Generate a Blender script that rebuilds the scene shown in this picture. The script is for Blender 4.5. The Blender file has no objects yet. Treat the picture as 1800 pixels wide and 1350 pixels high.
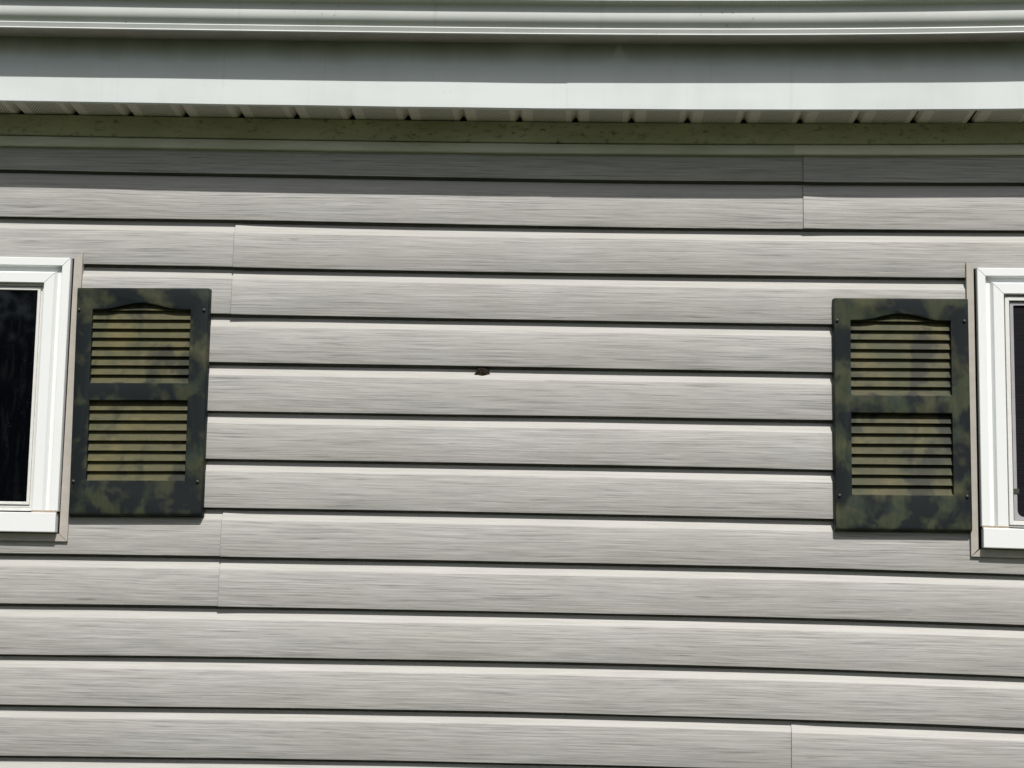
import bpy, bmesh, math, random
from mathutils import Vector, Matrix, noise
from mathutils.geometry import tessellate_polygon
random.seed(7)
SC = bpy.context.scene
COL = SC.collection

# ------------------------------------------------------------------ camera
cam_d = bpy.data.cameras.new('camera')
cam = bpy.data.objects.new('camera', cam_d); COL.objects.link(cam)
cam_d.sensor_width = 36.0
cam_d.lens = 3210.22 / 1800 * 36.0
cam_d.clip_start = 0.05; cam_d.clip_end = 600
RX = Vector((0.99930876, 0.0304719, 0.02129493))
RU = Vector((-0.01640007, -0.15271514, 0.98813416))
RF = Vector((-0.03336238, 0.98780036, 0.15210983))
m = Matrix((RX, RU, -RF)).transposed().to_4x4()
m.translation = Vector((0, -4.71808, 1.6))
cam.matrix_world = m
SC.camera = cam

# ------------------------------------------------------------------ light
TX, TZ = 0.24, 1.22                       # towards the sun: (TX, -1, TZ)
SUN = Vector((TX, -1.0, TZ)).normalized()
elev = math.asin(SUN.z)
azim = math.atan2(SUN.x, SUN.y)           # from +Y clockwise
W = bpy.data.worlds.new('World'); SC.world = W; W.use_nodes = True
nt = W.node_tree; nt.nodes.clear()
sky = nt.nodes.new('ShaderNodeTexSky'); sky.sky_type = 'NISHITA'; sky.sun_disc = False
sky.sun_elevation = elev; sky.sun_rotation = azim
sky.air_density = 1.0; sky.dust_density = 2.6; sky.ozone_density = 1.0
bg = nt.nodes.new('ShaderNodeBackground'); bg.inputs[1].default_value = 0.08
wo = nt.nodes.new('ShaderNodeOutputWorld')
nt.links.new(sky.outputs[0], bg.inputs[0]); nt.links.new(bg.outputs[0], wo.inputs[0])
sd = bpy.data.lights.new('sun', 'SUN'); sd.energy = 4.5; sd.angle = math.radians(0.5)
sd.color = (1.0, 0.965, 0.91)
so = bpy.data.objects.new('sun', sd); COL.objects.link(so)
so.rotation_euler = (-SUN).to_track_quat('-Z', 'Y').to_euler()
so.location = (2, -8, 10)
SC.view_settings.view_transform = 'Standard'; SC.view_settings.look = 'None'
SC.view_settings.exposure = 0.0; SC.view_settings.gamma = 1.0

# ------------------------------------------------------------------ materials
class NT:
    def __init__(s, name):
        s.m = bpy.data.materials.new(name); s.m.use_nodes = True
        s.t = s.m.node_tree; s.t.nodes.clear()
        s.out = s.n('ShaderNodeOutputMaterial'); s.b = s.n('ShaderNodeBsdfPrincipled')
        s.t.links.new(s.b.outputs[0], s.out.inputs[0])
    def n(s, ty, **kw):
        x = s.t.nodes.new(ty)
        for k, v in kw.items(): setattr(x, k, v)
        return x
    def l(s, a, b): s.t.links.new(a, b)
    def coords(s, seed_random=False, off=(0, 0, 0)):
        tc = s.n('ShaderNodeTexCoord'); v = tc.outputs['Object']
        a = s.n('ShaderNodeVectorMath', operation='ADD'); a.inputs[1].default_value = off
        s.l(v, a.inputs[0]); v = a.outputs[0]
        if seed_random:
            oi = s.n('ShaderNodeObjectInfo')
            mu = s.n('ShaderNodeVectorMath', operation='SCALE'); mu.inputs[0].default_value = (37.0, 0.0, 19.0)
            s.l(oi.outputs['Random'], mu.inputs['Scale'])
            b = s.n('ShaderNodeVectorMath', operation='ADD'); s.l(v, b.inputs[0]); s.l(mu.outputs[0], b.inputs[1]); v = b.outputs[0]
        return v
    def scale(s, v, sc):
        mp = s.n('ShaderNodeMapping'); mp.inputs['Scale'].default_value = sc; s.l(v, mp.inputs[0]); return mp.outputs[0]
    def noise(s, v, scale, detail=4, rough=.55, dist=0.0):
        x = s.n('ShaderNodeTexNoise'); x.inputs['Scale'].default_value = scale; x.inputs['Detail'].default_value = detail
        x.inputs['Roughness'].default_value = rough; x.inputs['Distortion'].default_value = dist
        s.l(v, x.inputs['Vector']); return x.outputs['Fac']
    def ramp(s, f, stops, interp='LINEAR'):
        r = s.n('ShaderNodeValToRGB'); cr = r.color_ramp; cr.interpolation = interp
        while len(cr.elements) < len(stops): cr.elements.new(0.5)
        for e, (p, c) in zip(cr.elements, stops):
            e.position = p; e.color = (c, c, c, 1) if not isinstance(c, tuple) else (*c, 1)
        s.l(f, r.inputs[0]); return r.outputs[0]
    def mix(s, f, a, b, mode='MIX'):
        x = s.n('ShaderNodeMix', data_type='RGBA', blend_type=mode)
        for i, val in ((0, f), (6, a), (7, b)):
            if hasattr(val, 'is_linked'): s.l(val, x.inputs[i])
            elif isinstance(val, tuple): x.inputs[i].default_value = (*val, 1)
            else: x.inputs[i].default_value = val
        return x.outputs[2]
    def math(s, op, a, b=0.0):
        x = s.n('ShaderNodeMath', operation=op)
        for i, val in ((0, a), (1, b)):
            if hasattr(val, 'is_linked'): s.l(val, x.inputs[i])
            else: x.inputs[i].default_value = val
        return x.outputs[0]
    def bump(s, h, strength, dist):
        x = s.n('ShaderNodeBump'); x.inputs['Strength'].default_value = strength; x.inputs['Distance'].default_value = dist
        s.l(h, x.inputs['Height']); s.l(x.outputs[0], s.b.inputs['Normal'])
    def set(s, col=None, rough=None, spec=None):
        if col is not None:
            if hasattr(col, 'is_linked'): s.l(col, s.b.inputs['Base Color'])
            else: s.b.inputs['Base Color'].default_value = (*col, 1)
        if rough is not None: s.b.inputs['Roughness'].default_value = rough
        if spec is not None: s.b.inputs['Specular IOR Level'].default_value = spec
        return s.m

def mat_siding():
    s = NT('woodgrain_vinyl'); v = s.coords(True)
    # the grain lines meander: shift z by a slow noise of x
    warp = s.noise(s.scale(v, (2.2, 0, 9)), 1.0, 3, .5)
    wz = s.math('MULTIPLY', s.math('SUBTRACT', warp, .5), 0.016)
    cb = s.n('ShaderNodeCombineXYZ'); s.l(wz, cb.inputs[2])
    av = s.n('ShaderNodeVectorMath', operation='ADD'); s.l(v, av.inputs[0]); s.l(cb.outputs[0], av.inputs[1]); vw = av.outputs[0]
    fine = s.noise(s.scale(vw, (3.6, 5, 225)), 1.0, 5, .70, .0)
    fine2 = s.noise(s.scale(vw, (6, 5, 340)), 1.0, 4, .72, .0)
    mid = s.noise(s.scale(vw, (3.2, 2, 80)), 1.0, 6, .62, .25)
    broad = s.noise(s.scale(vw, (1.6, 1, 14)), 1.0, 3, .5, .4)
    streak = s.noise(s.scale(vw, (5, 3, 165)), 1.0, 4, .6, .25)
    f = s.math('ADD', s.math('MULTIPLY', fine, .46), s.math('ADD', s.math('MULTIPLY', fine2, .38), s.math('ADD', s.math('MULTIPLY', mid, .10), s.math('MULTIPLY', broad, .06))))
    col = s.ramp(f, [(.40, (.185, .187, .178)), (.455, (.305, .306, .294)), (.51, (.366, .366, .352)), (.58, (.455, .454, .436))])
    warm = s.noise(s.scale(vw, (1.1, 1, 40)), 1.0, 2, .5)
    col = s.mix(s.ramp(warm, [(.5, 0.0), (.72, .14)]), col, (.44, .40, .345))
    dk = s.ramp(streak, [(.30, 1.0), (.41, 0.0)])
    tick = s.noise(s.scale(vw, (9, 3, 210)), 1.0, 2, .5, .3)
    tk = s.math('MULTIPLY', s.ramp(tick, [(.27, 1.0), (.36, 0.0)]), s.ramp(mid, [(.40, 1.0), (.56, .15)]))
    col = s.mix(s.math('MULTIPLY', tk, .6), col, (.12, .115, .10))
    col = s.mix(s.math('MULTIPLY', dk, .55), col, (.175, .168, .155))
    tone = s.n('ShaderNodeObjectInfo')
    tf = s.math('ADD', .93, s.math('MULTIPLY', tone.outputs['Random'], .13))
    hs = s.n('ShaderNodeHueSaturation'); s.l(col, hs.inputs['Color']); s.l(tf, hs.inputs['Value']); hs.inputs['Saturation'].default_value = .9
    blot = s.noise(s.scale(s.coords(), (1.6, 1, 2.6)), 1.0, 4, .6)
    col = s.mix(s.ramp(blot, [(.42, .16), (.62, 0.0)]), hs.outputs[0], (.28, .265, .23))
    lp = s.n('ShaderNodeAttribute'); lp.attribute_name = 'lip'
    col = s.mix(s.math('MULTIPLY', lp.outputs['Fac'], .55), col, (.445, .44, .416))  # paler tint paints the sun's highlight onto the lip
    at = s.n('ShaderNodeAttribute'); at.attribute_name = 'joint'      # dark line painted as the shadow of the lapped joint
    col = s.mix(s.math('MULTIPLY', at.outputs['Fac'], .85), col, (.085, .08, .07))
    s.bump(f, .5, .0020)
    return s.set(col, .52, .32)

def mat_white(name, col, grime=.0, gcol=(.12, .14, .09), rough=.38, speck=True):
    s = NT(name); v = s.coords()
    n1 = s.noise(v, 3.0, 5, .6); n2 = s.noise(v, 55.0, 4, .6)
    c = s.mix(s.ramp(n1, [(.35, .06), (.65, 0.0)]), col, tuple(x * .8 for x in col))
    if grime:
        c = s.mix(s.math('MULTIPLY', s.ramp(s.math('MULTIPLY', n1, n2), [(.20, 0.0), (.42, 1.0)]), grime), c, gcol)
    if speck:
        vo = s.n('ShaderNodeTexVoronoi'); vo.inputs['Scale'].default_value = 60; s.l(v, vo.inputs['Vector'])
        sp = s.math('MULTIPLY', s.ramp(vo.outputs['Distance'], [(.06, 1.0), (.16, 0.0)]), s.ramp(s.noise(v, 2.6, 2), [(.60, 0.0), (.70, .5)]))
        c = s.mix(sp, c, (.16, .17, .13))
    s.bump(s.noise(v, 9.0, 2), .05, .01)
    return s.set(c, rough, .45)

def mat_fascia():
    s = NT('fascia_white_aluminium'); v = s.coords()
    n1 = s.noise(v, 2.2, 5, .6)
    col = s.mix(s.ramp(n1, [(.35, .10), (.65, 0.0)]), (.64, .685, .685), (.52, .55, .545))
    # green algae plus painted gutter shade along the top edge, uneven lower rim
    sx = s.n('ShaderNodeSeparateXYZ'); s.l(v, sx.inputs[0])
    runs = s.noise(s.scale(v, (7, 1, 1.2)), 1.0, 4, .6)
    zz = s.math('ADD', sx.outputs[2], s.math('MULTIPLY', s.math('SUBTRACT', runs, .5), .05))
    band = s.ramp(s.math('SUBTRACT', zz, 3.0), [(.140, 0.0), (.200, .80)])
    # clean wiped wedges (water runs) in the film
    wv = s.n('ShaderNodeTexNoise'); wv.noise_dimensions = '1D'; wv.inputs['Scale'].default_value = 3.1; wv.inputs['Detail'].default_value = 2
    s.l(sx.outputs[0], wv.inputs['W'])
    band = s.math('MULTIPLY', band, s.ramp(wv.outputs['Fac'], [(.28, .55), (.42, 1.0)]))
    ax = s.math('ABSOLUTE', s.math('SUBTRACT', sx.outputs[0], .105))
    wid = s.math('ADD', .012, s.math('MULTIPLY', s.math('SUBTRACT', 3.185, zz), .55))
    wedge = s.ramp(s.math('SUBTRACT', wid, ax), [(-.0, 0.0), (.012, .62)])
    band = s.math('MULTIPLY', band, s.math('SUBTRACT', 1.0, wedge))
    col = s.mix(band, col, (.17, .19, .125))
    film = s.noise(s.scale(v, (3.0, 1, .9)), 1.0, 5, .65)
    col = s.mix(s.ramp(film, [(.50, 0.0), (.72, .22)]), col, (.36, .38, .35))
    rn = s.noise(s.scale(v, (70, 1, 1.5)), 1.0, 3, .6)
    col = s.mix(s.ramp(rn, [(.64, 0.0), (.74, .16)]), col, (.30, .31, .27))
    vo = s.n('ShaderNodeTexVoronoi'); vo.inputs['Scale'].default_value = 75; s.l(v, vo.inputs['Vector'])
    sp = s.math('MULTIPLY', s.ramp(vo.outputs['Distance'], [(.10, 1.0), (.26, 0.0)]), s.ramp(s.noise(v, 7.5, 3, .6), [(.64, 0.0), (.72, .35)]))
    col = s.mix(sp, col, (.20, .22, .17))
    s.bump(s.noise(s.scale(v, (1.2, 1, 3)), 1.0, 3), .35, .02)
    return s.set(col, .36, .45)

def mat_gutter():
    s = NT('gutter_aged_white'); v = s.coords()
    n1 = s.noise(s.scale(v, (3, 3, 3)), 1.0, 6, .65)
    col = s.mix(s.ramp(n1, [(.38, .35), (.62, 0.0)]), (.58, .61, .59), (.42, .445, .42))
    drip = s.noise(s.scale(v, (26, 2, 1.5)), 1.0, 4, .6)
    col = s.mix(s.ramp(drip, [(.60, 0.0), (.76, .22)]), col, (.22, .23, .19))
    vo = s.n('ShaderNodeTexVoronoi'); vo.inputs['Scale'].default_value = 48; s.l(v, vo.inputs['Vector'])
    sp = s.math('MULTIPLY', s.ramp(vo.outputs['Distance'], [(.08, 1.0), (.2, 0.0)]), s.ramp(s.noise(v, 4.0, 3, .6), [(.55, 0.0), (.66, .5)]))
    col = s.mix(sp, col, (.12, .12, .10))
    return s.set(col, .42, .4)

def mat_algae(name, base, dirt, amount=.5, spots=True):
    s = NT(name); v = s.coords()
    n1 = s.noise(s.scale(v, (4, 4, 14)), 1.0, 5, .62)
    col = s.mix(s.ramp(n1, [(.36, amount), (.64, 0.0)]), base, dirt)
    if spots:
        n2 = s.noise(s.scale(v, (46, 46, 85)), 1.0, 5, .7)
        n3 = s.noise(s.scale(v, (3, 3, 6)), 1.0, 2, .5)
        sp = s.math('MULTIPLY', s.ramp(n2, [(.55, 0.0), (.70, .9)]), s.ramp(n3, [(.36, 0.25), (.58, 1.0)]))
        col = s.mix(sp, col, (.035, .038, .022))
    return s.set(col, .6, .3)

def mat_soffit():
    s = NT('vented_soffit_vinyl'); v = s.coords(); sx = s.n('ShaderNodeSeparateXYZ'); s.l(v, sx.inputs[0])
    # local x runs 0..0.149 over one panel; perforations from .036 to .128 at a 5.2 mm pitch, staggered rows
    u = s.math('MULTIPLY', sx.outputs[0], 1 / .0076); w = s.math('MULTIPLY', sx.outputs[1], 1 / .0076)
    row = s.math('FLOOR', w); odd = s.math('MULTIPLY', s.math('MODULO', s.math('ABSOLUTE', row), 2.0), .5)
    fu = s.math('SUBTRACT', s.math('FRACT', s.math('ADD', u, odd)), .5)
    fw = s.math('SUBTRACT', s.math('FRACT', w), .5)
    d = s.math('SQRT', s.math('ADD', s.math('MULTIPLY', fu, fu), s.math('MULTIPLY', fw, fw)))
    hole = s.math('LESS_THAN', d, .30)
    inz = s.math('MULTIPLY', s.math('GREATER_THAN', sx.outputs[0], .036), s.math('LESS_THAN', sx.outputs[0], .124))
    hole = s.math('MULTIPLY', hole, inz)
    n1 = s.noise(s.scale(v, (12, 12, 12)), 1.0, 4, .6)
    col = s.mix(s.ramp(n1, [(.4, .3), (.65, 0.0)]), (.74, .69, .66), (.55, .51, .48))
    col = s.mix(hole, col, (.06, .055, .05))
    return s.set(col, .5, .3)

def mat_camo(name, off, tan, dk_=1.0, th=.50):
    s = NT(name); v = s.coords(off=off)
    dist = s.n('ShaderNodeTexNoise'); dist.inputs['Scale'].default_value = 14; dist.inputs['Detail'].default_value = 3; s.l(v, dist.inputs['Vector'])
    dv = s.n('ShaderNodeVectorMath', operation='SCALE'); s.l(dist.outputs['Color'], dv.inputs[0]); dv.inputs['Scale'].default_value = .05
    a = s.n('ShaderNodeVectorMath', operation='ADD'); s.l(v, a.inputs[0]); s.l(dv.outputs[0], a.inputs[1]); vd = a.outputs[0]
    brush = s.noise(s.scale(vd, (1, 1, 1)), 55.0, 3, .6)
    p1 = s.noise(vd, 14.0, 4, .55); p2 = s.noise(s.scale(vd, (1, 1, .75)), 12.5, 3, .5, .3)
    a2 = s.n('ShaderNodeVectorMath', operation='ADD'); a2.inputs[1].default_value = (5.3, 2.1, 8.8); s.l(vd, a2.inputs[0])
    if tan: p1 = s.noise(s.scale(vd, (1, 1, .45)), 16.0, 3, .5); p2 = s.noise(s.scale(vd, (1, 1, .4)), 15.0, 3, .5)
    p3 = s.noise(a2.outputs[0], 10.0, 3, .5)
    base = (tuple(x * dk_ for x in (.052, .060, .035))) if not tan else tuple(x * dk_ for x in (.098, .093, .047))
    col = s.mix(s.ramp(brush, [(.3, .35), (.7, 0.0)]), base, tuple(x * .6 for x in base))
    col = s.mix(s.ramp(p1, [(.47, 0.0), (.60, .85 if not tan else .55)]), col, (.024, .037, .029) if not tan else (.045, .055, .030))
    col = s.mix(s.ramp(p2, [(th - .04, 0.0), (th + .07, .95)] if not tan else [(th + .03, 0.0), (th + .12, .65)]), col, (.0075, .011, .014))
    col = s.mix(s.ramp(p3, [(.54, 0.0), (.68, .7)]), col, (.085, .086, .046) if not tan else (.135, .115, .046))
    st = s.noise(s.scale(v, (30, 5, 260)) if tan else s.scale(v, (120, 20, 24)), 1.0, 3, .6)
    col = s.mix(s.ramp(st, [(.3, .28), (.6, 0.0)]), col, (.01, .013, .012))
    s.bump(st, .2, .001)
    return s.set(col, .58 if tan else .55, .16)

def mat_plain(name, col, rough=.5, spec=.4, nscale=20, var=.25):
    s = NT(name); v = s.coords()
    c = s.mix(s.ramp(s.noise(v, nscale, 4, .6), [(.35, var), (.65, 0.0)]), col, tuple(x * .55 for x in col))
    return s.set(c, rough, spec)

def mat_nest():
    s = NT('mottled_brown_mud'); v = s.coords()
    c = s.ramp(s.noise(v, 420, 3, .6), [(.42, (.012, .009, .007)), (.54, (.06, .042, .03)), (.66, (.24, .18, .12))])
    sx = s.n('ShaderNodeSeparateXYZ'); s.l(v, sx.inputs[0])
    c = s.mix(s.ramp(s.math('MULTIPLY', s.math('SUBTRACT', sx.outputs[2], 2.34), 30.0), [(.48, 0.0), (.66, .85)]), c, (.012, .010, .009))   # darker upper half
    s.bump(s.noise(v, 500, 2), .8, .001)
    return s.set(c, .95, .1)

def mat_glass():
    s = NT('dusty_dark_glass'); v = s.coords()
    vo = s.n('ShaderNodeTexVoronoi'); vo.inputs['Scale'].default_value = 110; s.l(v, vo.inputs['Vector'])
    spots = s.math('MULTIPLY', s.ramp(vo.outputs['Distance'], [(.05, .22), (.11, 0.0)]), s.ramp(s.noise(v, 9, 3), [(.52, 0.0), (.60, 1.0)]))
    film = s.ramp(s.noise(s.scale(v, (60, 1, 9)), 1.0, 5, .7), [(.50, 0.0), (.80, .03)])
    f = s.math('ADD', spots, film)
    c = s.mix(f, (.0015, .002, .003), (.32, .33, .34))
    s.l(s.math('ADD', .03, s.math('MULTIPLY', f, .5)), s.b.inputs['Roughness'])
    return s.set(c, None, .42)

def mat_screen():
    s = NT('insect_screen_mesh'); v = s.coords(); sx = s.n('ShaderNodeSeparateXYZ'); s.l(v, sx.inputs[0])
    a = s.math('LESS_THAN', s.math('FRACT', s.math('MULTIPLY', sx.outputs[2], 1 / .0042)), .42)
    b = s.math('LESS_THAN', s.math('FRACT', s.math('MULTIPLY', sx.outputs[0], 1 / .0021)), .30)
    f = s.math('MAXIMUM', s.math('MULTIPLY', a, s.ramp(s.noise(s.scale(v, (10, 1, 300)), 1, 3), [(.4, 0.2), (.65, 1.0)])), s.math('MULTIPLY', b, .4))
    c = s.mix(f, (.0015, .0015, .003), (.016, .015, .021))
    return s.set(c, .6, .12)

def mat_ground():
    s = NT('lawn_grass'); v = s.coords()
    c = s.ramp(s.noise(v, 3.0, 8, .7), [(.3, (.046, .056, .032)), (.55, (.080, .090, .052)), (.75, (.13, .13, .085))])
    return s.set(c, .9, .1)

def mat_leaf():
    s = NT('tree_leaves'); v = s.coords()
    c = s.ramp(s.noise(v, .9, 4, .6), [(.35, (.02, .036, .012)), (.65, (.055, .075, .025))])
    s.b.inputs['Transmission Weight'].default_value = 0
    return s.set(c, .5, .3)

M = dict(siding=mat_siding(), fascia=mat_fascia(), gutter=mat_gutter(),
    frieze=mat_algae('olive_frieze_paint', (.47, .475, .33), (.29, .295, .18), .6),
    channel=mat_algae('weathered_channel_vinyl', (.64, .65, .54), (.42, .45, .33), .7, False),
    channel2=mat_algae('paler_channel_vinyl', (.72, .71, .60), (.50, .52, .40), .5, False),
    soffit=mat_soffit(), win=mat_white('white_window_vinyl', (.76, .785, .785), speck=False, rough=.33),
    sash=mat_white('sash_vinyl', (.70, .71, .69), .25, (.40, .37, .30), speck=False),
    taupe=mat_plain('taupe_channel_vinyl', (.42, .395, .355), .5, .35, 30, .25),
    grout=mat_plain('dirty_caulk', (.42, .36, .29), .8, .2, 60, .6),
    alu=mat_plain('grey_screen_frame', (.34, .34, .36), .45, .4, 30, .2),
    glass=mat_glass(), screen=mat_screen(),
    camoL=mat_camo('camouflage_paint', (0, 0, 0), False, .80, .43), camoLt=mat_camo('camouflage_slat_paint', (0, 0, 0), True, 1.0, .49),
    camoR=mat_camo('camouflage_paint_lighter', (3.7, 0, 1.9), False, .95, .475), camoRt=mat_camo('camouflage_slat_paint_lighter', (3.7, 0, 1.9), True, .85, .48),
    dark=mat_plain('dark_backing', (.012, .012, .012), .9, .1), screw=mat_plain('painted_screw', (.05, .055, .04), .4, .5),
    nest=mat_nest(), roof=mat_plain('grey_shingles', (.10, .10, .10), .9, .1, 60, .6),
    wall=mat_plain('house_board', (.25, .24, .22), .8, .2), gutter_under=mat_plain('darker_gutter_metal', (.34, .31, .29), .6, .3, 14, .35), sheath=mat_plain('dark_sheathing', (.05, .045, .04), .9, .1), block=mat_plain('grey_block', (.30, .30, .28), .9, .1),
    ground=mat_ground(), leaf=mat_leaf(), bark=mat_plain('tree_bark', (.08, .06, .045), .9, .1, 12, .5))

# ------------------------------------------------------------------ helpers
def sag(x, z):
    """the old wall is not dead straight: its courses sag and hump by up to about 2 cm over the length"""
    x = max(-1.8, min(1.7, x)); zc = max(-1.25, min(1.0, z - 2.4))
    return 6.478e-4 * x * x + 8.5845e-3 * x * x * zc + 6.69e-5 * x ** 3 + 1.964e-3 * x ** 3 * zc

class MB:
    def __init__(s): s.v = []; s.f = []; s.mi = []
    def vert(s, p): s.v.append(tuple(p)); return len(s.v) - 1
    def face(s, idx, mi=0): s.f.append(tuple(idx)); s.mi.append(mi)
    def box(s, x0, x1, y0, y1, z0, z1, mi=0, nx=1):
        rows = []
        for i in range(nx + 1):
            x = x0 + (x1 - x0) * i / nx
            rows.append([s.vert((x, y, z)) for y, z in ((y0, z0), (y1, z0), (y1, z1), (y0, z1))])
        for a, b in zip(rows, rows[1:]):
            for k in range(4): s.face((a[k], a[(k + 1) % 4], b[(k + 1) % 4], b[k]), mi)
        s.face(rows[0], mi); s.face(rows[-1][::-1], mi)
    def prism(s, poly, y0, y1, mi=0):            # poly in (x,z)
        a = [s.vert((x, y0, z)) for x, z in poly]; b = [s.vert((x, y1, z)) for x, z in poly]
        n = len(poly)
        for k in range(n): s.face((a[k], a[(k + 1) % n], b[(k + 1) % n], b[k]), mi)
        s.face(a, mi); s.face(b[::-1], mi)
    def sweep(s, prof, xs, closed=False, fn=None, mi=0, cap=False):   # prof in (y,z)
        rows = []
        for x in xs:
            rows.append([s.vert(fn(x, i, y, z) if fn else (x, y, z)) for i, (y, z) in enumerate(prof)])
        n = len(prof)
        for a, b in zip(rows, rows[1:]):
            for k in range(n if closed else n - 1): s.face((a[k], a[(k + 1) % n], b[(k + 1) % n], b[k]), mi)
        if cap: s.face(rows[0], mi); s.face(rows[-1][::-1], mi)
    def build(s, name, mats, parent=None, warp=True, smooth=None, recalc=True, origin=None):
        me = bpy.data.meshes.new(name)
        o0 = Vector(origin) if origin else (parent.matrix_basis.translation.copy() if parent else Vector((0, 0, 0)))
        root = ROOTLOC.get(parent.name, Vector((0, 0, 0))) if parent else Vector((0, 0, 0))
        base = Vector(origin) if origin else root
        vv = []
        for x, y, z in s.v:
            vv.append((x - base.x, y - base.y, z + (sag(x, z) if warp else 0) - base.z))
        me.from_pydata(vv, [], s.f)
        if not isinstance(mats, (list, tuple)): mats = [mats]
        for k in mats: me.materials.append(k)
        me.polygons.foreach_set('material_index', s.mi)
        if recalc:
            bm = bmesh.new(); bm.from_mesh(me); bmesh.ops.recalc_face_normals(bm, faces=bm.faces); bm.to_mesh(me); bm.free()
        if smooth is not None:
            me.polygons.foreach_set('use_smooth', [True] * len(me.polygons))
            try: me.set_sharp_from_angle(angle=math.radians(smooth))
            except Exception: pass
        ob = bpy.data.objects.new(name, me); COL.objects.link(ob)
        if parent: ob.parent = parent
        ob.location = base - root
        ROOTLOC[ob.name] = base
        return ob
ROOTLOC = {}
def tag(o, label=None, cat=None, group=None, kind=None):
    if label: o['label'] = label
    if cat: o['category'] = cat
    if group: o['group'] = group
    if kind: o['kind'] = kind
    return o
def empty(name, loc, label, cat, group=None):
    e = bpy.data.objects.new(name, None); COL.objects.link(e); e.location = loc; e.empty_display_size = .2
    ROOTLOC[e.name] = Vector(loc); tag(e, label, cat, group); return e
def frange(a, b, st):
    n = max(1, int(math.ceil((b - a) / st))); return [a + (b - a) * i / n for i in range(n + 1)]

# ------------------------------------------------------------------ setting: lawn
g = MB(); g.face([g.vert(p) for p in ((-300, -300, 0), (300, -300, 0), (300, 300, 0), (-300, 300, 0))])
tag(g.build('ground', M['ground'], warp=False), kind='structure')

# ------------------------------------------------------------------ house
XL, XR = -4.4, 4.0
house = empty('house', (0, 0, 0), 'grey woodgrain vinyl sided house wall with white eaves and white trimmed windows', 'house')
b = MB(); b.box(XL + .02, XR - .02, .034, 5.0, .35, 3.25); b.build('wall', M['sheath'], house, warp=False)
b = MB(); b.box(XL + .05, XR - .05, .05, 4.95, -.05, .349); b.build('foundation', M['block'], house, warp=False)
# roof slab behind and above the gutter
b = MB(); b.prism([(XL - .15, 0), (XR + .15, 0), (XR + .15, 0.02), (XL - .15, .02)], 0, 1)
b.v = [(x, -.19 + y * 2.8, 3.295 + y * 1.0 + z) for x, y, z in b.v]; 
b.prism([(XL - .15, 0), (XR + .15, 0), (XR + .15, 0.02), (XL - .15, .02)], 0, 1)
b.v = b.v[:8] + [(x, 2.612 + y * 2.6, 4.295 - y * 1.0 + z) for x, y, z in b.v[8:]]
b.build('roof', M['roof'], house, warp=False)
for x in (XL + .02, XR - .05):
    b = MB()
    i = [b.vert((x + dx, y, z)) for dx in (0, .03) for y, z in ((.03, 3.25), (5.0, 3.25), (2.6, 4.24))]
    b.face(i[:3]); b.face(i[3:][::-1])
    for k in range(3): b.face((i[k], i[(k + 1) % 3], i[3 + (k + 1) % 3], i[3 + k]))
    b.build('gable', M['wall'], house, warp=False)

# siding: dutch-lap courses, two courses to a panel
P = .127; Z0 = 2.8808
DB = .0136                                     # how far the top of a course sits behind the butt above
def course(zb):                                # zb = butt (bottom) of this course; from top (under next butt) down
    zt = zb + P
    return [(DB + .0165, zt + .0100), (DB + .0155, zt - .0045), (DB, zt - .0058), (DB * .99, zt - .0095), (DB * .87, zt - .0145), (DB * .64, zt - .0205), (DB * .36, zt - .0262), (DB * .07, zt - .0312),
            (0.0, zt - .0342), (-.0010, zb + P * .4), (-.0022, zb + .002), (-.0016, zb + .0002), (0.0, zb), (.0012, zb + .0010), (.0014, zb + .0080), (DB + .001, zb + .0105)]
def siding_panel(k, xa, xb, front, dz, seed, lapped=True):
    """k = index of the panel's lower butt; courses k-1 and k"""
    mb = MB()
    for c in (k - 1, k):
        zb = Z0 - c * P
        if zb + P > 3.05: pass
        prof = course(zb)
        n = len(prof)
        def fn(x, i, y, z, c=c):
            # each course wanders a little: butt line up/down, face in/out
            w = noise.noise((x * 1.1 + seed * 3.1, c * 7.7, 1.3)); w2 = noise.noise((x * 2.7 + seed, c * 5.1, 9.2)); w3 = noise.noise((x * .8, c * 3.3 + seed, 4.4))
            lo = i / (n - 1)
            zz = z + (w * .0022 + w2 * .0006) * (1 if i > 7 else .35) + (w3 * .002 if 2 < i < 9 else 0)
            yy = y + (w2 * .0009 + w3 * .0014) * (1 if 2 < i < 12 else .2) - front - (.0036 * math.exp(-(x - xa) / .06) if i > 2 else 0) + (.0060 if x == xa else 0)
            return (x, yy, zz + dz)
        mb.sweep(prof, [xa, xa + .0017] + frange(xa + .0021, xb, .06), fn=fn)
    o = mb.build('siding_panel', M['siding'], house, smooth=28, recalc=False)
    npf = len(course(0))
    lip = o.data.attributes.new('lip', 'FLOAT', 'POINT')           # moulded lip: grain fades, sunlit brightness painted in paler
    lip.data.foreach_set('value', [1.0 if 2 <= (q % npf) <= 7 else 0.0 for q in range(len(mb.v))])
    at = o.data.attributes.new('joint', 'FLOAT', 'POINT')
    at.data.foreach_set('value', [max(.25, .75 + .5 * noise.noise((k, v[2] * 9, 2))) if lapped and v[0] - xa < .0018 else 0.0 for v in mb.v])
    return o
SEAMS = {1: .5985, 3: -.908, 5: 2.05, 7: -2.35, 9: -.907, 11: 1.9, 13: .565, 15: -1.2, 17: .9, 19: -.4, 21: 1.4}
seed = 0
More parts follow.
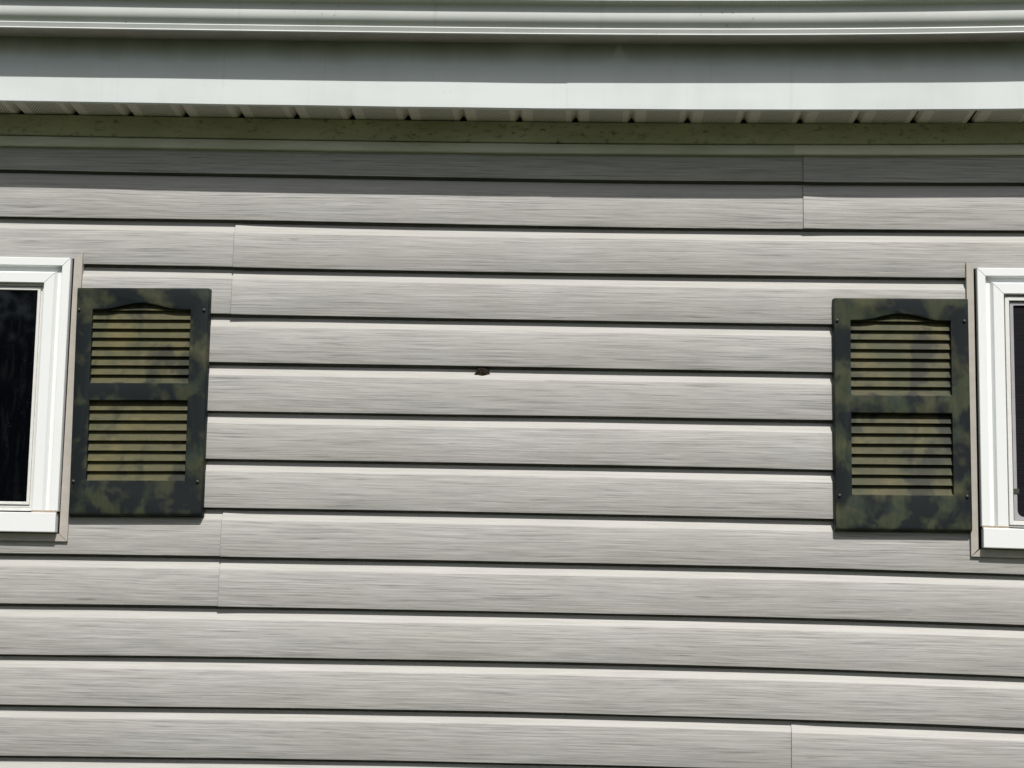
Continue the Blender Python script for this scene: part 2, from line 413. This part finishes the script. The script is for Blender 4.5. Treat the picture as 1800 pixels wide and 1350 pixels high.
for k, sx_ in SEAMS.items():
    cuts = [XL, sx_, XR]
    while cuts[-2] + 3.66 < XR: cuts.insert(-1, cuts[-2] + 3.66)
    while cuts[1] - 3.66 > XL: cuts.insert(1, cuts[1] - 3.66)
    for i, (a, c) in enumerate(zip(cuts, cuts[1:])):
        seed += 1
        # each panel laps 25 mm under the one to its right, which sits 1.4 mm proud and a hair lower
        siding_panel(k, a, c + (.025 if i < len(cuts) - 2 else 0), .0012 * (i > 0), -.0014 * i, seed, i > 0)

# frieze (soffit channel face) and lower J channel
xs = frange(XL, XR, .12)
tilt = lambda x: .0030 * max(-2.2, min(2.2, x))
def fz(amp, sd):
    return lambda x, i, y, z: (x, y + noise.noise((x * 1.3, sd, 0)) * amp, z + tilt(x) + noise.noise((x * .9, sd, 5)) * amp * .7)
b = MB(); b.sweep([(.02, 3.032), (-.014, 3.032), (-.0155, 3.028), (-.0155, 2.9785), (-.013, 2.976), (.02, 2.976)], xs, True, fz(.0012, 1), cap=True)
b.build('frieze_board', M['frieze'], house, smooth=30)
cx = .575
for xa, xb, mt, fr in ((XL, cx, 'channel', 0), (cx, XR, 'channel2', .001)):
    b = MB(); b.sweep([(.02, 2.9735), (-.012 - fr, 2.9735), (-.0170 - fr, 2.970), (-.0195 - fr, 2.9535), (-.0185 - fr, 2.9475), (-.013 - fr, 2.946), (.005, 2.949)], frange(xa, xb, .12), True, fz(.0008, 2), cap=True)
    b.build('trim_channel', M[mt], house, smooth=50)

# soffit: one folded panel every 149 mm with a V groove
SP = .1492
sx0 = -.6003 - .001 - SP * 25
first = None
n_s = int((XR - sx0) / SP)
prof_s = [(0, .0150), (.003, .0120), (.009, .0010), (.013, 0), (.134, 0), (.138, .0010), (.1455, .0120), (SP + .0005, .0150)]
me_s = None
for i in range(n_s + 1):
    xo = sx0 + i * SP
    if xo < XL - .1: continue
    if me_s is None:
        mb = MB(); ys = [-.150, -.10, -.05, .0]
        rows = [[mb.vert((u, y, z)) for u, z in prof_s] for y in ys]
        for a, c in zip(rows, rows[1:]):
            for k in range(len(prof_s) - 1): mb.face((a[k], a[k + 1], c[k + 1], c[k]))
        ob = mb.build('soffit_panel', M['soffit'], house, warp=False, smooth=40); me_s = ob.data
    else:
        ob = ob.copy(); COL.objects.link(ob); ob.parent = house
    ob.location = (xo, 0, 3.0345 + sag(xo, 3.03) + tilt(xo) + random.uniform(-.0008, .0008))
    ob.rotation_euler = (random.uniform(-.006, .006), random.uniform(-.005, .005), random.uniform(-.004, .004))
b = MB(); b.box(XL, XR, -.15, .03, 3.056, 3.06); b.build('soffit_backing', M['dark'], house, warp=False)
# fascia: two overlapping bent aluminium lengths
FS = -.0285
for xa, xb, fr in ((XL - .1, FS + .03, 0), (FS, XR + .1, .0009)):
    y = -.160 - fr
    b = MB()
    def fn(x, i, yy, z):
        o = noise.noise((x * 1.6, 3.3, z * 5)) * .0016 + noise.noise((x * 4.4, 8.1, z * 9)) * .0006
        zo = noise.noise((x * 1.1, 2.2, 0)) * .0016 + noise.noise((x * 5, 2.9, 0)) * .0005 if i < 4 else 0
        return (x, yy + (o if 0 < i < 12 else 0) + (.0010 if x == xa else 0), z + tilt(x) + zo)
    b.sweep([(-.1395, 3.0262), (y + .002, 3.0240), (y, 3.0248), (y - .0002, 3.033)] + [(y, 3.0248 + .0085 + j * .026) for j in range(1, 10)] + [(y, 3.288), (-.150, 3.290)], [xa] + frange(xa + .0005, xb, .05), False, fn)
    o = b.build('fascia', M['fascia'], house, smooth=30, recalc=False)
b = MB(); b.box(XL - .09, XR + .09, -.1575, -.1400, 3.050, 3.285, nx=12); b.build('fascia_board', M['wall'], house, warp=True)

# ------------------------------------------------------------------ gutter
gut = empty('rain_gutter', (0, -.22, 3.19), 'white ogee rain gutter hung on the fascia along the top of the photo', 'gutter')
gp = [(-.1625, 3.285), (-.1625, 3.1990), (-.166, 3.1975), (-.2390, 3.1930), (-.2430, 3.1932), (-.2446, 3.1950), (-.2432, 3.1975), (-.2440, 3.2000), (-.2475, 3.2080), (-.2470, 3.2095), (-.2445, 3.2112), (-.2452, 3.2138), (-.2490, 3.2172),
      (-.2530, 3.2208), (-.2562, 3.2248), (-.2586, 3.2295), (-.2600, 3.2352), (-.2604, 3.2425), (-.2600, 3.2500), (-.2600, 3.2570), (-.2612, 3.2635), (-.2660, 3.2680), (-.2735, 3.2699), (-.2795, 3.2705),
      (-.2810, 3.2720), (-.2810, 3.2870), (-.2790, 3.2890), (-.2705, 3.2885), (-.2690, 3.2850)]
def gfn(x, i, y, z):
    xx = max(-2.2, min(2.2, x))
    return (x, y + noise.noise((x * .9, 4, 4)) * .0015 + noise.noise((x * 6, 4, z * 30)) * .0003, z + .0048 * xx + noise.noise((x * .8, 9, 4)) * .001)
b = MB(); b.sweep(gp, frange(XL - .1, XR + .1, .08), False, gfn)
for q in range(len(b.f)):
    if q % (len(gp) - 1) in (1, 2, 3): b.mi[q] = 1                # darker, warmer underside
go = b.build('trough', [M['gutter'], M['gutter_under']], gut, smooth=35, recalc=False)
go.modifiers.new('thick', 'SOLIDIFY').thickness = .0009
for xe in (XL - .1, XR + .1):
    b = MB(); a = [b.vert(gfn(xe, 0, y, z)) for y, z in gp]; b.face(a); b.build('end_cap', M['gutter'], gut, recalc=False)

# ------------------------------------------------------------------ windows
def window(side):
    """side=+1: its right part shows (left window); side=-1: mirrored. s = distance from the outer white edge towards the window's middle"""
    if side > 0: xo, lean = -1.3322, -.0072; hasscreen = False
    else: xo, lean = 1.0475, -.0010; hasscreen = True
    ZT, ZB, ZS = (2.6375, 1.9720, 1.9185) if side > 0 else (2.6455, 1.9790, 1.9255)
    WW = .78
    root = bpy.data.objects.new('window', None); COL.objects.link(root); root.parent = house
    loc = Vector((xo - side * WW / 2, 0, ZS)); root.location = loc; ROOTLOC[root.name] = loc
    if hasscreen: root['label'] = 'white framed window with insect screen behind the glass edge'
    else: root['label'] = 'white framed window with bare dark reflecting glass'
    def X(s_, z): return xo - side * s_ + lean * (z - 2.27)
    # frame trim, mitred at the top
    tp = [(0, -.004), (0, -.0255), (.0015, -.027), (.0205, -.027), (.0215, -.026), (.0218, -.0145), (.0230, -.013), (.0350, -.0130), (.0400, -.0255), (.0415, -.027), (.0665, -.027), (.068, -.0255), (.068, -.001)]
    mb = MB()
    tn = len(tp)
    G = .0004
    def seg(p0, p1):                              # loops of points
        for k in range(tn - 1): mb.face((p0[k], p0[k + 1], p1[k + 1], p1[k]))
    # near jamb
    a = [mb.vert((X(s_, ZT - s_ - G * 2), y, ZT - s_ - G * 2)) for s_, y in tp]; c = [mb.vert((X(s_, ZB + .001), y, ZB + .001)) for s_, y in tp]
    seg(a, c); 
    # head
    a = [mb.vert((X(s_ + G, ZT - s_), y, ZT - s_)) for s_, y in tp]; c = [mb.vert((X(WW - s_ - G, ZT - s_), y, ZT - s_)) for s_, y in tp]
    seg(a, c)
    # far jamb
    a = [mb.vert((X(WW - s_, ZT - s_ - G * 2), y, ZT - s_ - G * 2)) for s_, y in tp]; c = [mb.vert((X(WW - s_, ZB + .001), y, ZB + .001)) for s_, y in tp]
    seg(a, c)
    mb.build('frame', M['win'], root, smooth=40)
    # sill
    mb = MB()
    e = .0025
    pts = [(X(e, ZB), ZB - .0035), (X(WW - e, ZB), ZB - .0035), (X(WW - e, ZS), ZS), (X(e, ZS), ZS)]
    mb.prism(pts, -.033, -.005); o = mb.build('sill', M['win'], root)
    bv = o.modifiers.new('bevel', 'BEVEL'); bv.width = .0018; bv.segments = 2
    for q in (0, 1):                              # uneven bead of dirty caulk between jamb and sill
        mb = MB(); rows = []
        for i in range(25):
            s0 = .001 + .067 * i / 24; t = .0028 + .0012 * noise.noise((i * .5, side, 0)); u = X(s0 if q == 0 else WW - s0, ZB)
            rows.append([mb.vert(p) for p in ((u, -.006, ZB - .0034), (u, -.0272 - t * .5, ZB - .0034), (u, -.0272 - t * .4, ZB + t * .6), (u, -.0270, ZB + t), (u, -.006, ZB + t))])
        for a, c in zip(rows, rows[1:]):
            for k in range(4): mb.face((a[k], a[k + 1], c[k + 1], c[k]))
        mb.build('caulk', M['grout'], root)
    # dark back board and sash
    zt, zb = ZT - .068, ZB + .001
    mb = MB(); mb.prism([(X(-.010, ZT), ZT + .002), (X(WW + .010, ZT), ZT + .002), (X(WW + .010, ZS), ZS - .012), (X(-.010, ZS), ZS - .012)], -.0058, .022); mb.build('backing', M['dark'], root)  # dark margin stands in for the shade beside the trim
    s1 = .0735
    def ring(mb, sa, sb, y0, y1, ta, tb, ba, bb):
        # ta/tb outer/inner distances from the head opening, ba/bb from the bottom
        mb.prism([(X(sa, zt), zt - ta), (X(sb, zt), zt - tb), (X(sb, zb), zb + bb), (X(sa, zb), zb + ba)], y0, y1)
        mb.prism([(X(WW - sa, zt), zt - ta), (X(WW - sb, zt), zt - tb), (X(WW - sb, zb), zb + bb), (X(WW - sa, zb), zb + ba)], y0, y1)
        mb.prism([(X(sa, zt) , zt - ta), (X(WW - sa, zt), zt - ta), (X(WW - sb, zt), zt - tb), (X(sb, zt), zt - tb)], y0, y1)
        mb.prism([(X(sa, zb), zb + ba), (X(WW - sa, zb), zb + ba), (X(WW - sb, zb), zb + bb), (X(sb, zb), zb + bb)], y0, y1)
    mb = MB()
    if not hasscreen:
        ring(mb, .0682, .0740, -.0150, -.0050, .001, .006, .0005, .0085)
        ring(mb, .0742, .0790, -.0105, -.0050, .0075, .0105, .0095, .0150)
        ring(mb, .0792, .0870, -.0145, -.0050, .0110, .0175, .0165, .0240)
        inner = (.0870, .0175, .024)
    else:
        ring(mb, .0686, .0720, -.0120, -.0050, .001, .004, .0005, .0045)
        ring(mb, .0724, .0830, -.0190, -.0050, .0060, .0160, .0060, .0170)
        inner = (.0830, .0160, .0170)
    o = mb.build('sash', M['sash'], root); bv = o.modifiers.new('bevel', 'BEVEL'); bv.width = .0008; bv.segments = 1
    sa, ta, ba = inner
    if hasscreen:
        mb = MB()
        # screen frame with rounded inner corners
        s2 = sa + .003; w = .0085
        out = [(s2, zt - ta - .003), (WW - s2, zt - ta - .003), (WW - s2, zb + ba + .002), (s2, zb + ba + .002)]
        inn = []
        for (cs, cz, a0, r) in ((s2 + w, zt - ta - .003 - .008, 90, .004), (WW - s2 - w, zt - ta - .011, 0, .004), (WW - s2 - w, zb + ba + .010, -90, .016), (s2 + w, zb + ba + .010, 180, .016)):
            ccs = cs + (r if cs < WW / 2 else -r); ccz = cz + (-r if a0 in (90, 0) else r)
            st = {90: (180, 90), 0: (90, 0), -90: (0, -90), 180: (270, 180)}[a0]
            for j in range(7):
                t = math.radians(st[0] + (st[1] - st[0]) * j / 6)
                inn.append((ccs + r * math.cos(t), ccz + r * math.sin(t)))
        oc = [(X(a, z), z) for a, z in out]; ic = [(X(a, z), z) for a, z in inn]
        tri = tessellate_polygon([[Vector((x, z, 0)) for x, z in oc], [Vector((x, z, 0)) for x, z in ic]])
        allp = oc + ic
        i0 = [mb.vert((x, -.0125, z)) for x, z in allp]; i1 = [mb.vert((x, -.0050, z)) for x, z in allp]
        for t in tri: mb.face([i0[q] for q in t])
        for off, n in ((0, 4), (4, len(ic))):
            for k in range(n): mb.face((i0[off + k], i0[off + (k + 1) % n], i1[off + (k + 1) % n], i1[off + k]))
        mb.build('screen_frame', M['alu'], root)
        mb = MB(); zc = 2.072
        mb.box(min(X(s2 - .001, zc), X(s2 + .013, zc)), max(X(s2 - .001, zc), X(s2 + .013, zc)), -.0150, -.0124, zc - .006, zc + .006)
        o = mb.build('screen_clip', M['screw'], root)
        mb = MB(); mb.prism([(X(s2, zt), zt - ta), (X(WW - s2, zt), zt - ta), (X(WW - s2, zb), zb + ba), (X(s2, zb), zb + ba)], -.0075, -.0060)
        mb.build('insect_screen', M['screen'], root)
    else:
        mb = MB(); mb.prism([(X(sa - .002, zt), zt - ta + .002), (X(WW - sa + .002, zt), zt - ta + .002), (X(WW - sa + .002, zb), zb + ba - .002), (X(sa - .002, zb), zb + ba - .002)], -.0075, -.0060)
        mb.build('pane', M['glass'], root)
    # taupe siding channel round the window
    cj = .0245; gp_ = .0030 if side > 0 else .0062
    xt = X(-cj, ZT + .019); xb_ = X(-cj, ZS - .0215) + (side > 0) * .0015
    th = .0110
    for m_ in (0, 1):
        f = (lambda p, z: X(p, z)) if m_ == 0 else (lambda p, z: X(WW - p, z))
        A = [(f(-cj, 2.27), ZT + .0190), (f(-gp_, 2.27), ZT - .0015 + gp_ * .8), (f(-gp_, 1.9) , ZS - .002), (f(-cj, 1.9), ZS - .0215)]
        # face, with outer return and inner return
        mb = MB(); mb.prism(A, -.0110, .018); mb.build('side_channel', M['taupe'], root)
    mb = MB()
    mb.prism([(X(-.0015, 1.9), ZS - .0025), (X(WW + .0015, 1.9), ZS - .0025), (X(WW + cj - .0008, 1.9), ZS - .0215), (X(-cj + .0008, 1.9), ZS - .0215)], -.0100, .018)
    mb.build('bottom_channel', M['taupe'], root)
    return root
window(1); window(-1)

# ------------------------------------------------------------------ shutters
def shutter(cor, frame_m, slat_m, label, seed):
    """cor = four front corners in x,z: top-left, top-right, bottom-right, bottom-left"""
    (ax, az), (bx, bz), (cx_, cz), (dx, dz) = cor
    Wd, Hd = .350, .595
    loc = ((dx + cx_) / 2, -.001, (dz + cz) / 2)
    root = empty('shutter', loc, label, 'shutter', 'louvered shutters beside the windows')
    def Q(u, v, d):                               # u from left 0..Wd, v from bottom 0..Hd, d = standing out of the wall
        a, c = u / Wd, v / Hd
        x = (dx * (1 - a) + cx_ * a) * (1 - c) + (ax * (1 - a) + bx * a) * c
        z = (dz * (1 - a) + cz * a) * (1 - c) + (az * (1 - a) + bz * a) * c
        return (x, -d, z)
    FD = .0245                                    # front face
    uL, uR = .0450, .0490                         # stiles
    v1, v2, v3, v4 = .0920, .2985, .3440, .5360   # openings; v4 = shoulder of the arch
    def rect(u0, u1, w0, w1, r, n=3):
        o = []
        for cx2, cy2, a0 in ((u0 + r, w0 + r, 180), (u1 - r, w0 + r, 270), (u1 - r, w1 - r, 0), (u0 + r, w1 - r, 90)):
            for j in range(n + 1):
                t = math.radians(a0 + 90 * j / n); o.append((cx2 + r * math.cos(t), cy2 + r * math.sin(t)))
        return o
    def dens(poly, st):
        o = []
        for k in range(len(poly)):
            a, c = poly[k], poly[(k + 1) % len(poly)]
            L = math.dist(a, c); n = max(1, int(L / st))
            for j in range(n): o.append((a[0] + (c[0] - a[0]) * j / n, a[1] + (c[1] - a[1]) * j / n))
        return o
    u0, u1 = uL, Wd - uR
    def arch(gr):
        o = [(u0 - gr, v3 - gr), (u1 + gr, v3 - gr)]
        n = 32
        for j in range(n + 1):
            t = 1 - j / n; u = (u0 - gr) + (u1 - u0 + 2 * gr) * t
            q = (u - (u0 + u1) / 2) / ((u1 - u0) / 2) / .84
            h = .0175 * (.5 + .5 * math.cos(math.pi * max(-1, min(1, q)))) 
            o.append((u, v4 + h + gr))
        return o
    def low(gr): return [(u0 - gr, v1 - gr), (u1 + gr, v1 - gr), (u1 + gr, v2 + gr), (u0 - gr, v2 + gr)]
    levels = [(-.0020, 0.0, 0.0), (.0060, .0006, 0.0), (FD - .0035, .0028, 0.0), (FD - .0008, .0042, .0006), (FD, .0062, .0022)]
    # (depth, inset of the outer edge, growth of the holes at that depth)
    def outer(ins): 
        base = rect(0, Wd, 0, Hd, .0035)
        ib, it = ins * 1.55, ins * .5
        return [(Wd / 2 + (u - Wd / 2) * (1 - 2 * ins / Wd), ib + v * (1 - (ib + it) / Hd)) for u, v in base]
    mb = MB(); loops = []
    for d, ins, gr in levels:
        loops.append([[mb.vert(Q(u, v, d)) for u, v in pl] for pl in (outer(ins), arch(gr), low(gr))])
    for A, B in zip(loops, loops[1:]):
        for la, lb in zip(A, B):
            n = len(la)
            for k in range(n): mb.face((la[k], la[(k + 1) % n], lb[(k + 1) % n], lb[k]))
    d, ins, gr = levels[-1]
    polys = [outer(ins), arch(gr), low(gr)]
    flat = [i for l in loops[-1] for i in l]
    for t in tessellate_polygon([[Vector((u, v, 0)) for u, v in p] for p in polys]): mb.face([flat[q] for q in t])
    fr = mb.build('frame', frame_m, root, smooth=30)
    # louvre panels: saw-tooth slats
    for va, vb, n in ((v1 - .002, v2 + .001, 8), (v3 - .002, v4 + .021, 8)):
        mb = MB(); top = vb if va < .2 else v4 - .001
        pt = (top - va) / n; prof = []
        if va > .2: prof += [(.0055, vb), (.0080, top + .011)]; prof += [(.0162, top + .0006), (.0160, top), (.0050, top + .0004)]
        for k in range(n):
            zt_, zb_ = top - k * pt, top - (k + 1) * pt
            prof += [(.0050, zt_), (.0154, zb_ + .0022), (.0162, zb_ + .0008), (.0157, zb_ + .0002), (.0050, zb_ + .0004)]
        us = frange(u0 - .0008, u1 + .0008, .03)
        rows = []
        for u in us:
            rows.append([mb.vert(Q(u, v + noise.noise((u * 6, v * 40, seed)) * .0005, d_)) for d_, v in prof])
        for a, c in zip(rows, rows[1:]):
            for k in range(len(prof) - 1): mb.face((a[k], a[k + 1], c[k + 1], c[k]))
        mb.build('louver_panel', slat_m, root, smooth=25, recalc=False)
    # bead under each opening
    for vv in (v1, v3):
        mb = MB()
        i = [mb.vert(Q(u, v, d_)) for u in (u0 + .001, u1 - .001) for v, d_ in ((vv - .0018, FD - .001), (vv + .0022, FD - .004), (vv + .0022, .003), (vv - .0018, .003))]
        for k in range(4): mb.face((i[k], i[(k + 1) % 4], i[4 + (k + 1) % 4], i[4 + k]))
        mb.build('opening_lip', slat_m, root)
    # screws
    for u, v in ((.0105, .5350), (Wd - .0140, .5350), (.0130, .0890), (Wd - .0155, .0890)):
        mb = MB(); c = []
        for j, (r, h) in enumerate(((.0042, -.001), (.0042, .002), (.0034, .0040), (.0018, .0052))):
            c.append([mb.vert(Q(u + r * math.cos(t * math.pi / 6), v + r * math.sin(t * math.pi / 6), FD + h)) for t in range(12)])
        for a, e_ in zip(c, c[1:]):
            for k in range(12): mb.face((a[k], a[(k + 1) % 12], e_[(k + 1) % 12], e_[k]))
        mb.face(c[-1])
        mb.build('screw', M['screw'], root, smooth=50)
    return root
shutter([(-1.3165, 2.5606), (-0.9599, 2.5655), (-0.9522, 1.965), (-1.3044, 1.9606)], M['camoL'], M['camoLt'],
        'dark camouflage painted louvered shutter at the right edge of the window with bare glass', 1)
shutter([(0.6736, 2.5647), (1.0263, 2.5662), (1.0278, 1.9643), (0.6747, 1.958)], M['camoR'], M['camoRt'],
        'camouflage painted louvered shutter at the left edge of the screened window, greener than the other', 2)

# ------------------------------------------------------------------ mud nest under a lap
mb = MB(); nu, nv = 28, 12
cxn, czt = -.2385, 2.3722
rows = []
for i in range(nu + 1):
    t = i / nu; x = -.2600 + .0420 * t
    # hanging depth of the outline: thin tail on the left, full belly right of the middle
    hgt = .0175 * (math.sin(math.pi * min(1, max(0, (t - .02) / .98)) ** .62) ** .6) if 0 < t < 1 else .0004
    hgt = .0055 * min(1, t / .15) + hgt * min(1, max(0, (t - .05) / .32)) if 0 < t < .95 else hgt
    pr = .0085 * math.sin(math.pi * min(1, max(0.02, t * .96 + .02))) ** .7 + .003
    low_ = 2.3525 - .0075 * math.sin(math.pi * t) ** .7 
    top_ = low_ + max(.002, min(.026, hgt * 1.5))
    row = []
    for j in range(nv + 1):
        a = math.pi * j / nv
        zc_ = (low_ + top_) / 2; hh = (top_ - low_) / 2
        nn = 1 + .35 * noise.noise((x * 260, a * 2.2, 3.0)) + .2 * noise.noise((x * 700, a * 6, 9))
        row.append(mb.vert((x, .0125 - pr * math.sin(a - .35 * math.sin(a)) * nn * 1.25, zc_ - hh * math.cos(a))))
    rows.append(row)
for a, c in zip(rows, rows[1:]):
    for k in range(nv): mb.face((a[k], a[k + 1], c[k + 1], c[k]))
    mb.face((a[nv], a[0], c[0], c[nv]))
mb.face(rows[0]); mb.face(rows[-1][::-1])
o = mb.build('insect_nest', M['nest'], None, smooth=80)
tag(o, 'small brown speckled lump tucked under a lap in the middle of the siding', 'nest')

# ------------------------------------------------------------------ trees across the yard (mirrored in the panes)
def tree(x, y, h, seed, label):
    rnd = random.Random(seed)
    root = empty('tree', (x, y, 0), label, 'tree', 'trees across the yard')
    mb = MB()
    def limb(p0, p1, r0, r1, n=7):
        ax = (Vector(p1) - Vector(p0)).normalized(); s1 = ax.orthogonal().normalized(); s2 = ax.cross(s1); L = []
        for p, r in ((p0, r0), (p1, r1)):
            L.append([mb.vert(Vector(p) + s1 * r * math.cos(t * 2 * math.pi / n) + s2 * r * math.sin(t * 2 * math.pi / n)) for t in range(n)])
        for k in range(n): mb.face((L[0][k], L[0][(k + 1) % n], L[1][(k + 1) % n], L[1][k]))
    p = Vector((x, y, -.1)); pts = [p]
    for k in range(4):
        q = p + Vector((rnd.uniform(-.15, .15), rnd.uniform(-.15, .15), h * .19)); limb(p, q, .2 - k * .04, .16 - k * .04); p = q; pts.append(p)
    blobs = []
    for k in range(24):
        s_ = rnd.choice(pts[1:] + pts[1:3]); an = rnd.uniform(0, 6.28); L = rnd.uniform(.8, 2.3)
        e = s_ + Vector((math.cos(an) * L, math.sin(an) * L, rnd.uniform(-.1, 1.5))); limb(s_, e, .06, .02, 5); blobs.append((e, rnd.uniform(.7, 1.4)))
    mb.build('trunk', M['bark'], root, warp=False)
    mb = MB()
    for c, r in blobs + [(pts[-1] + Vector((0, 0, .6)), 1.4)]:
        for k in range(800):
            d = Vector((rnd.gauss(0, 1), rnd.gauss(0, 1), rnd.gauss(0, .8))).normalized() * r * rnd.uniform(.35, 1.05)
            p = c + d; a = Vector((rnd.gauss(0, 1), rnd.gauss(0, 1), rnd.gauss(0, 1))).normalized() * rnd.uniform(.07, .13)
            b_ = a.cross(Vector((rnd.gauss(0, 1), rnd.gauss(0, 1), rnd.gauss(0, 1)))).normalized() * a.length * .6
            mb.face([mb.vert(p - a), mb.vert(p + b_), mb.vert(p + a), mb.vert(p - b_)])
    mb.build('crown', M['leaf'], root, warp=False, recalc=False)
tree(-7.4, -16, 8.5, 1, 'dark leafy tree across the yard, mirrored in the bare left pane')
tree(-4.0, -18, 9.5, 2, 'tall leafy tree across the yard, right of the one mirrored in the left pane')
tree(-11.2, -17, 9.0, 3, 'broad leafy tree across the yard, farthest left')
tree(5.5, -18, 9.0, 4, 'leafy tree across the yard opposite the screened window')
tree(9.5, -16, 8.0, 5, 'leafy tree across the yard, farthest right')
